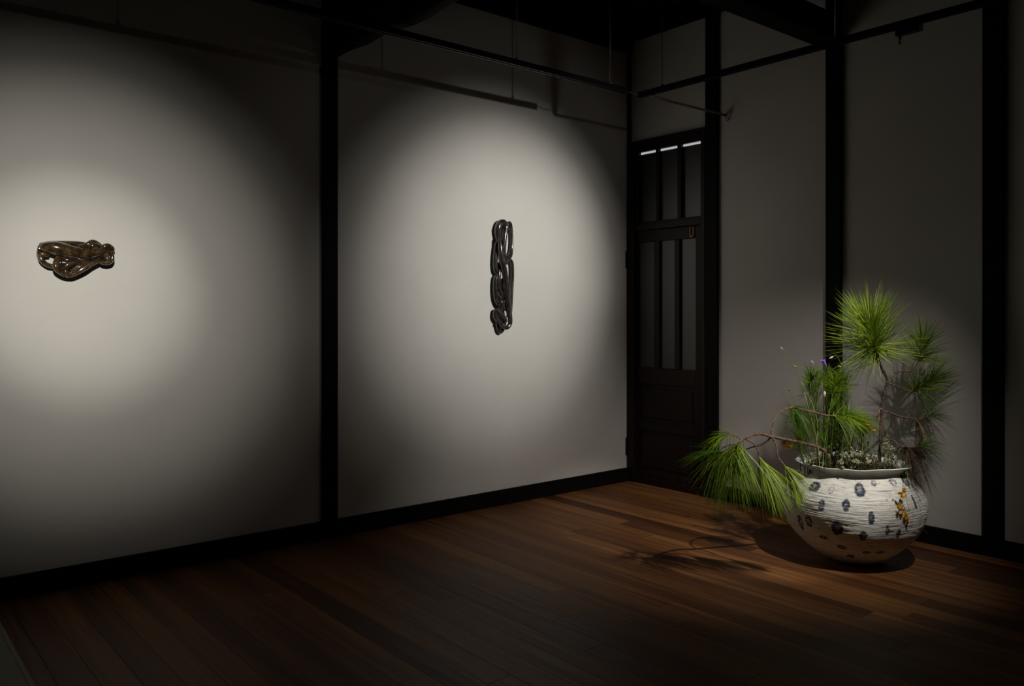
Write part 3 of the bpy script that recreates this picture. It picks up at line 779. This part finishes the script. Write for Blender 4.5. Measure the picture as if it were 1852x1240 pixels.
# --- bare green reeds between them
rd = [((1470, 848), (1478, 760), (1450, 690), 4.26, 1), ((1482, 850), (1478, 800), (1455, 710), 4.2, .95), ((1520, 852), (1516, 760), (1520, 660), 4.36, .3),
      ((1503, 852), (1502, 770), (1485, 690), 4.32, .7), ((1526, 852), (1523, 740), (1500, 660), 4.5, .3), ((1496, 848), (1490, 760), (1500, 700), 4.28, .5), ((1556, 852), (1560, 800), (1556, 775), 4.25, .6),
      ((1575, 850), (1567, 812), (1561, 776), 4.28, .8), ((1470, 846), (1462, 800), (1466, 740), 4.36, .3), ((1512, 850), (1530, 760), (1536, 705), 4.3, .4)]
rl = ['pale, leaning farthest toward the door', 'palest, leaning to the door below the first', 'dark, upright before the middle post', 'pale, ending near the purple bell', 'rear, leaning left across the post',
      'middle height, ending above the white bud', 'short, left of the yellow flowers', 'short and pale, beside the yellow flowers', 'dark, near the door side of the mouth', 'leaning right past the middle post']
rl = iter(rl)
for a, m_, b_, d, tn in rd:
    pl = Plant('reed_stem', 'bare thin green reed stem, '+next(rl), 'stem', dp(a[0], a[1], d), 'bare reed stems in the vessel')
    pl.part('stem', MB().tube(pp([(a[0], a[1]+15), a, m_, b_], d), [.0022, .0022, .0018, .0011], 6, 5, tone=tn), 'stem')

def petal_ring(mb, c, nrm, n, L, W, cup, tone):
    nrm = np.array(nrm, float); nrm /= np.linalg.norm(nrm)
    u = np.cross(nrm, (0.3, .2, 1.)); u /= np.linalg.norm(u); w_ = np.cross(nrm, u); c = np.array(c)
    for k in range(n):
        a = 2*math.pi*k/n+rng.uniform(-.15, .15); d = math.cos(a)*u+math.sin(a)*w_; s_ = np.cross(nrm, d)
        v_ = [c, c+d*L*.5+s_*W*.5+nrm*cup*L*.4, c+d*L+nrm*cup*L, c+d*L*.5-s_*W*.5+nrm*cup*L*.4]
        mb.add(v_, [(0, 1, 2, 3)], True, min(1, max(0, tone+rng.uniform(-.2, .2))))

def lf_blade(mb, p, d, L, W, tone, bend=.2):
    d = np.array(d, float); d /= np.linalg.norm(d); s_ = np.cross(d, UP+.01); s_ /= np.linalg.norm(s_); n_ = np.cross(s_, d)
    p = np.array(p); rows_ = []
    for t, w_ in ((0, .08), (.3, .9), (.55, 1.), (.8, .6), (1, .02)):
        c = p+d*L*t-UP*bend*L*t*t
        rows_.append((c-s_*W*w_*.5+n_*W*.12*w_, c, c+s_*W*w_*.5+n_*W*.12*w_))
    v_ = [q for r in rows_ for q in r]
    f_ = []
    for i in range(4):
        f_ += [(i*3, i*3+1, i*3+4, i*3+3), (i*3+1, i*3+2, i*3+5, i*3+4)]
    mb.add(v_, f_, True, tone)

# --- wildflowers on wiry stems
def flower(label, stempts, d, kind, size, group=None, tone=.6, name='wildflower'):
    pl = Plant(name, label, 'flower', dp(stempts[0][0], stempts[0][1], d), group)
    pts = pp(stempts, d)
    pl.part('stem', MB().tube(pts, [.0014]+[.0012]*(len(pts)-2)+[.0008], 5, 5, tone=.5), 'stem')
    e = np.array(pts[-1]); q = np.array(pts[-2]); dd_ = e-q; dd_ /= np.linalg.norm(dd_)
    mb = MB()
    if kind == 'bud':
        mb.tube([e-dd_*size*.2, e+dd_*size*.25, e+dd_*size*.6, e+dd_*size], [size*.10, size*.24, size*.26, size*.06], 8, 4, tone=tone)
        return pl, mb
    if kind == 'bell':
        n = 10; rows_ = [(0, .08), (.25, .16), (.6, .22), (1., .36)]
        u = np.cross(dd_, UP); u /= np.linalg.norm(u); w_ = np.cross(dd_, u); v_ = []
        for t, r in rows_:
            for k in range(n):
                a = 2*math.pi*k/n; rr = r*size*(1+(.25*math.cos(5*a) if t == 1 else 0)); v_.append(e+dd_*size*t+rr*(math.cos(a)*u+math.sin(a)*w_))
        f_ = [(i*n+k, i*n+(k+1) % n, (i+1)*n+(k+1) % n, (i+1)*n+k) for i in range(3) for k in range(n)]
        mb.add(v_, f_, True, tone); return pl, mb
pl, mb = flower('purple bell flower above the seedlings in front of the middle post', [(1500, 845), (1507, 760), (1502, 690), (1498, 670), (1494, 662)], 4.22, 'bell', .036); pl.part('blossom', mb, 'purple')
pl, mb = flower('single white bud low among the green seedling stems', [(1492, 848), (1496, 780), (1490, 730), (1491, 716)], 4.16, 'bud', .026, tone=1.); pl.part('bud', mb, 'white')
pl, mb = flower('white bud nodding over the black middle post', [(1540, 848), (1545, 760), (1528, 672), (1520, 655), (1512, 642), (1506, 645)], 4.3, 'bud', .02, tone=.9); pl.part('bud', mb, 'white')
pl, mb = flower('pale pink star flower highest and farthest toward the door', [(1478, 846), (1468, 760), (1446, 690), (1430, 650), (1422, 634), (1416, 631)], 4.2, 'bell', .016, tone=.8); pl.part('blossom', mb, 'pink')
pl, mb = flower('pale lilac flower beside the purple bell flower', [(1484, 846), (1482, 760), (1478, 690), (1472, 660), (1471, 658)], 4.3, 'bell', .018, tone=.9); pl.part('blossom', mb, 'pink')
pl, mb = flower('yellow green bud on a wiry stem below the lilac flower', [(1480, 846), (1470, 740), (1456, 675), (1449, 664), (1441, 663)], 4.3, 'bud', .02); pl.part('bud', mb, 'stem')
pl, mb = flower('small pinkish bud over the arching dark twig', [(1462, 846), (1450, 780), (1436, 720), (1428, 706)], 4.26, 'bud', .018, tone=.2); pl.part('bud', mb, 'pink')
pl, mb = flower('tiny brown bud beside the small pinkish bud, nearer the door', [(1456, 844), (1440, 780), (1423, 726), (1415, 710)], 4.3, 'bud', .010); pl.part('bud', mb, 'dryneedle')
pl, mb = flower('pale yellow bud in front of the right edge of the middle post', [(1534, 848), (1532, 760), (1536, 690), (1528, 664), (1521, 663)], 4.24, 'bud', .014, tone=.9); pl.part('bud', mb, 'stem')
pl, mb = flower('dark brown seed head standing behind the upright branch near the rim', [(1629, 842), (1629, 810), (1629, 778)], 4.4, 'bud', .010, name='seed_head'); pl.part('bud', mb, 'darkbark')
pl, mb = flower('slender dark seed head leaning beside the upright pine trunk', [(1598, 846), (1602, 800), (1609, 756)], 4.26, 'bud', .008, name='seed_head'); pl.part('bud', mb, 'darkbark')
pl, mb = flower('thin dark twig crossing behind the pine trunk', [(1573, 830), (1580, 790), (1590, 740), (1598, 700)], 4.42, 'bud', .006, name='dry_twig'); pl.part('bud', mb, 'darkbark')

# --- yellow flower sprigs
def sprig(label, stempts, d, centres, nfl, spread, tone):
    pl = Plant('yellow_sprig', label, 'flower', dp(stempts[0][0], stempts[0][1], stempts[0][2] if len(stempts[0]) > 2 else d))
    pts = pp(stempts, d); pl.part('stem', MB().tube(pts, .0014, 5, 5, tone=.4), 'stem')
    for c in centres:
        mb = MB(); P = np.array(dp(c[0], c[1], c[2] if len(c) > 2 else d))
        for k in range(nfl):
            q = P+rng.normal(size=3)*spread*.5
            n_ = TW+UP*.4+rng.normal(size=3)*.8
            petal_ring(mb, q, n_, 5, .0095, .0065, .25, tone)
            for _ in range(3): needle(mb, q, n_+rng.normal(size=3)*.5, .011, 0, .0004, 2, tone=.9)
        pl.part('blossom_cluster', mb, 'yellow', 'stuff')
    return pl
sprig('yellow flower sprig hanging down over the shaded side of the vessel', [(1626, 836, 4.20), (1637, 846, 4.12), (1641, 862, 4.04), (1636, 882, 4.0), (1629, 900, 4.0), (1636, 920, 4.0), (1641, 936, 4.02)], 4.0,
      [(1635, 886, 3.99), (1631, 897, 3.985), (1626, 892, 3.985), (1628, 914, 3.98), (1634, 922, 3.985), (1638, 930, 3.99), (1642, 937, 4.0)], 7, .012, .6)
sprig('yellow flower sprig between the seedlings and the upright pine trunk', [(1583, 848), (1572, 812), (1573, 785), (1570, 770)], 4.26, [(1570, 769), (1566, 775), (1580, 777)], 8, .014, .5)
sprig('orange yellow flower sprig hanging behind the trailing pine stem', [(1462, 832, 4.34), (1450, 812, 4.30), (1436, 800, 4.28), (1426, 805, 4.26)], 4.26, [(1425, 807, 4.26), (1430, 803, 4.26), (1418, 801, 4.26)], 9, .015, .15)
tn_ = Plant('dry_tendril', 'pale dry curling tendril poking past the vessel near the skirting', 'twig', dp(1650, 930, 4.12))
tn_.part('tendril', MB().tube(pp([(1636, 880, 4.02), (1640, 905, 4.0), (1646, 925, 4.02), (1652, 936, 4.08), (1660, 947, 4.12), (1669, 956, 4.16), (1679, 967, 4.2)], 4.1), [.001]*6+[.0007], 5, 5, tone=1.), 'stem')

# --- cream flower heads and grey green leaves crowding the mouth
heads = [((1462, 834, 4.24), .022), ((1474, 830, 4.30), .020), ((1528, 826, 4.20), .026), ((1543, 818, 4.26), .028), ((1556, 824, 4.22), .026), ((1570, 836, 4.18), .022),
         ((1548, 836, 4.16), .020), ((1582, 832, 4.30), .020), ((1602, 802, 4.36), .022), ((1612, 812, 4.34), .022), ((1616, 828, 4.30), .018), ((1520, 838, 4.14), .018), ((1602, 836, 4.24), .018)]
hn = ['farthest toward the door', 'second from the door side', 'in front of the seedlings', 'largest, in the middle of the mouth', 'just right of the largest one', 'close to the front rim',
      'lowest in the front middle', 'beside the foot of the upright trunk', 'raised highest behind the trunk', 'raised on the wall side of the trunk', 'low by the shaded rim', 'peeping over the front rim', 'under the raised heads']
for ((x_, y_, d), R_), h in zip(heads, hn):
    pl = Plant('cream_flower_head', 'cream flower head in the vessel mouth, '+h, 'flower', dp(x_, y_+12, d), 'cream flower heads in the vessel mouth')
    c = np.array(dp(x_, y_, d)); root = np.array(dp(x_+rng.uniform(-4, 4), 858, 4.33))
    pl.part('stem', MB().tube([root, (root+c)/2+rng.normal(size=3)*.004, c], .002, 5, 4, tone=.4), 'stem')
    mb = MB()
    for k in range(30):
        n_ = rng.normal(size=3); n_ /= np.linalg.norm(n_); n_[2] = abs(n_[2])*.8+.1
        petal_ring(mb, c+n_*R_*rng.uniform(.35, 1.)*np.array((1, 1, 1.3)), n_+rng.normal(size=3)*.4, 4, rng.uniform(.004, .0075), .006, .25, rng.uniform(.0, .65))
    pl.part('florets', mb, 'white', 'stuff')
    mb = MB()
    for k in range(4):
        a = rng.uniform(0, 6.28); lf_blade(mb, c-UP*.012, (math.cos(a), math.sin(a), rng.uniform(.0, .7)), rng.uniform(.03, .05), rng.uniform(.014, .022), rng.uniform(.2, 1.))
    pl.part('leaves', mb, 'leaf', 'stuff')
# tangle of short twigs, moss and leaves in the mouth: nobody could count it
mb = MB()
for k in range(560):
    a = rng.uniform(0, 6.28); r_ = .20*math.sqrt(rng.uniform(0, 1)); b0 = np.array((PX+r_*math.cos(a), PY+r_*math.sin(a), .42))
    needle(mb, b0, (rng.normal()*.5, rng.normal()*.5, 1), rng.uniform(.05, .22), 0, rng.uniform(.001, .0024), 3, tone=rng.uniform(0, .7), keep=False)
o = mb.build('twig_undergrowth', M['dryneedle']); tag(o, 'tangle of short brown twigs filling the mouth of the vessel', 'twigs', kind='stuff')
mb = MB()
for k in range(420):
    a = rng.uniform(0, 6.28); r_ = .20*math.sqrt(rng.uniform(0, 1)); b0 = np.array((PX+r_*math.cos(a), PY+r_*math.sin(a), rng.uniform(.43, .55)+.07*max(0, math.cos(a-.69))))
    lf_blade(mb, b0, (rng.normal()*.7, rng.normal()*.7, rng.uniform(.1, 1.2)), rng.uniform(.02, .042), rng.uniform(.006, .016), rng.uniform(0, .75)**1.3, .3)
o = mb.build('leaf_undergrowth', M['leaf']); tag(o, 'small grey green leaves filling the mouth of the vessel', 'leaves', kind='stuff')
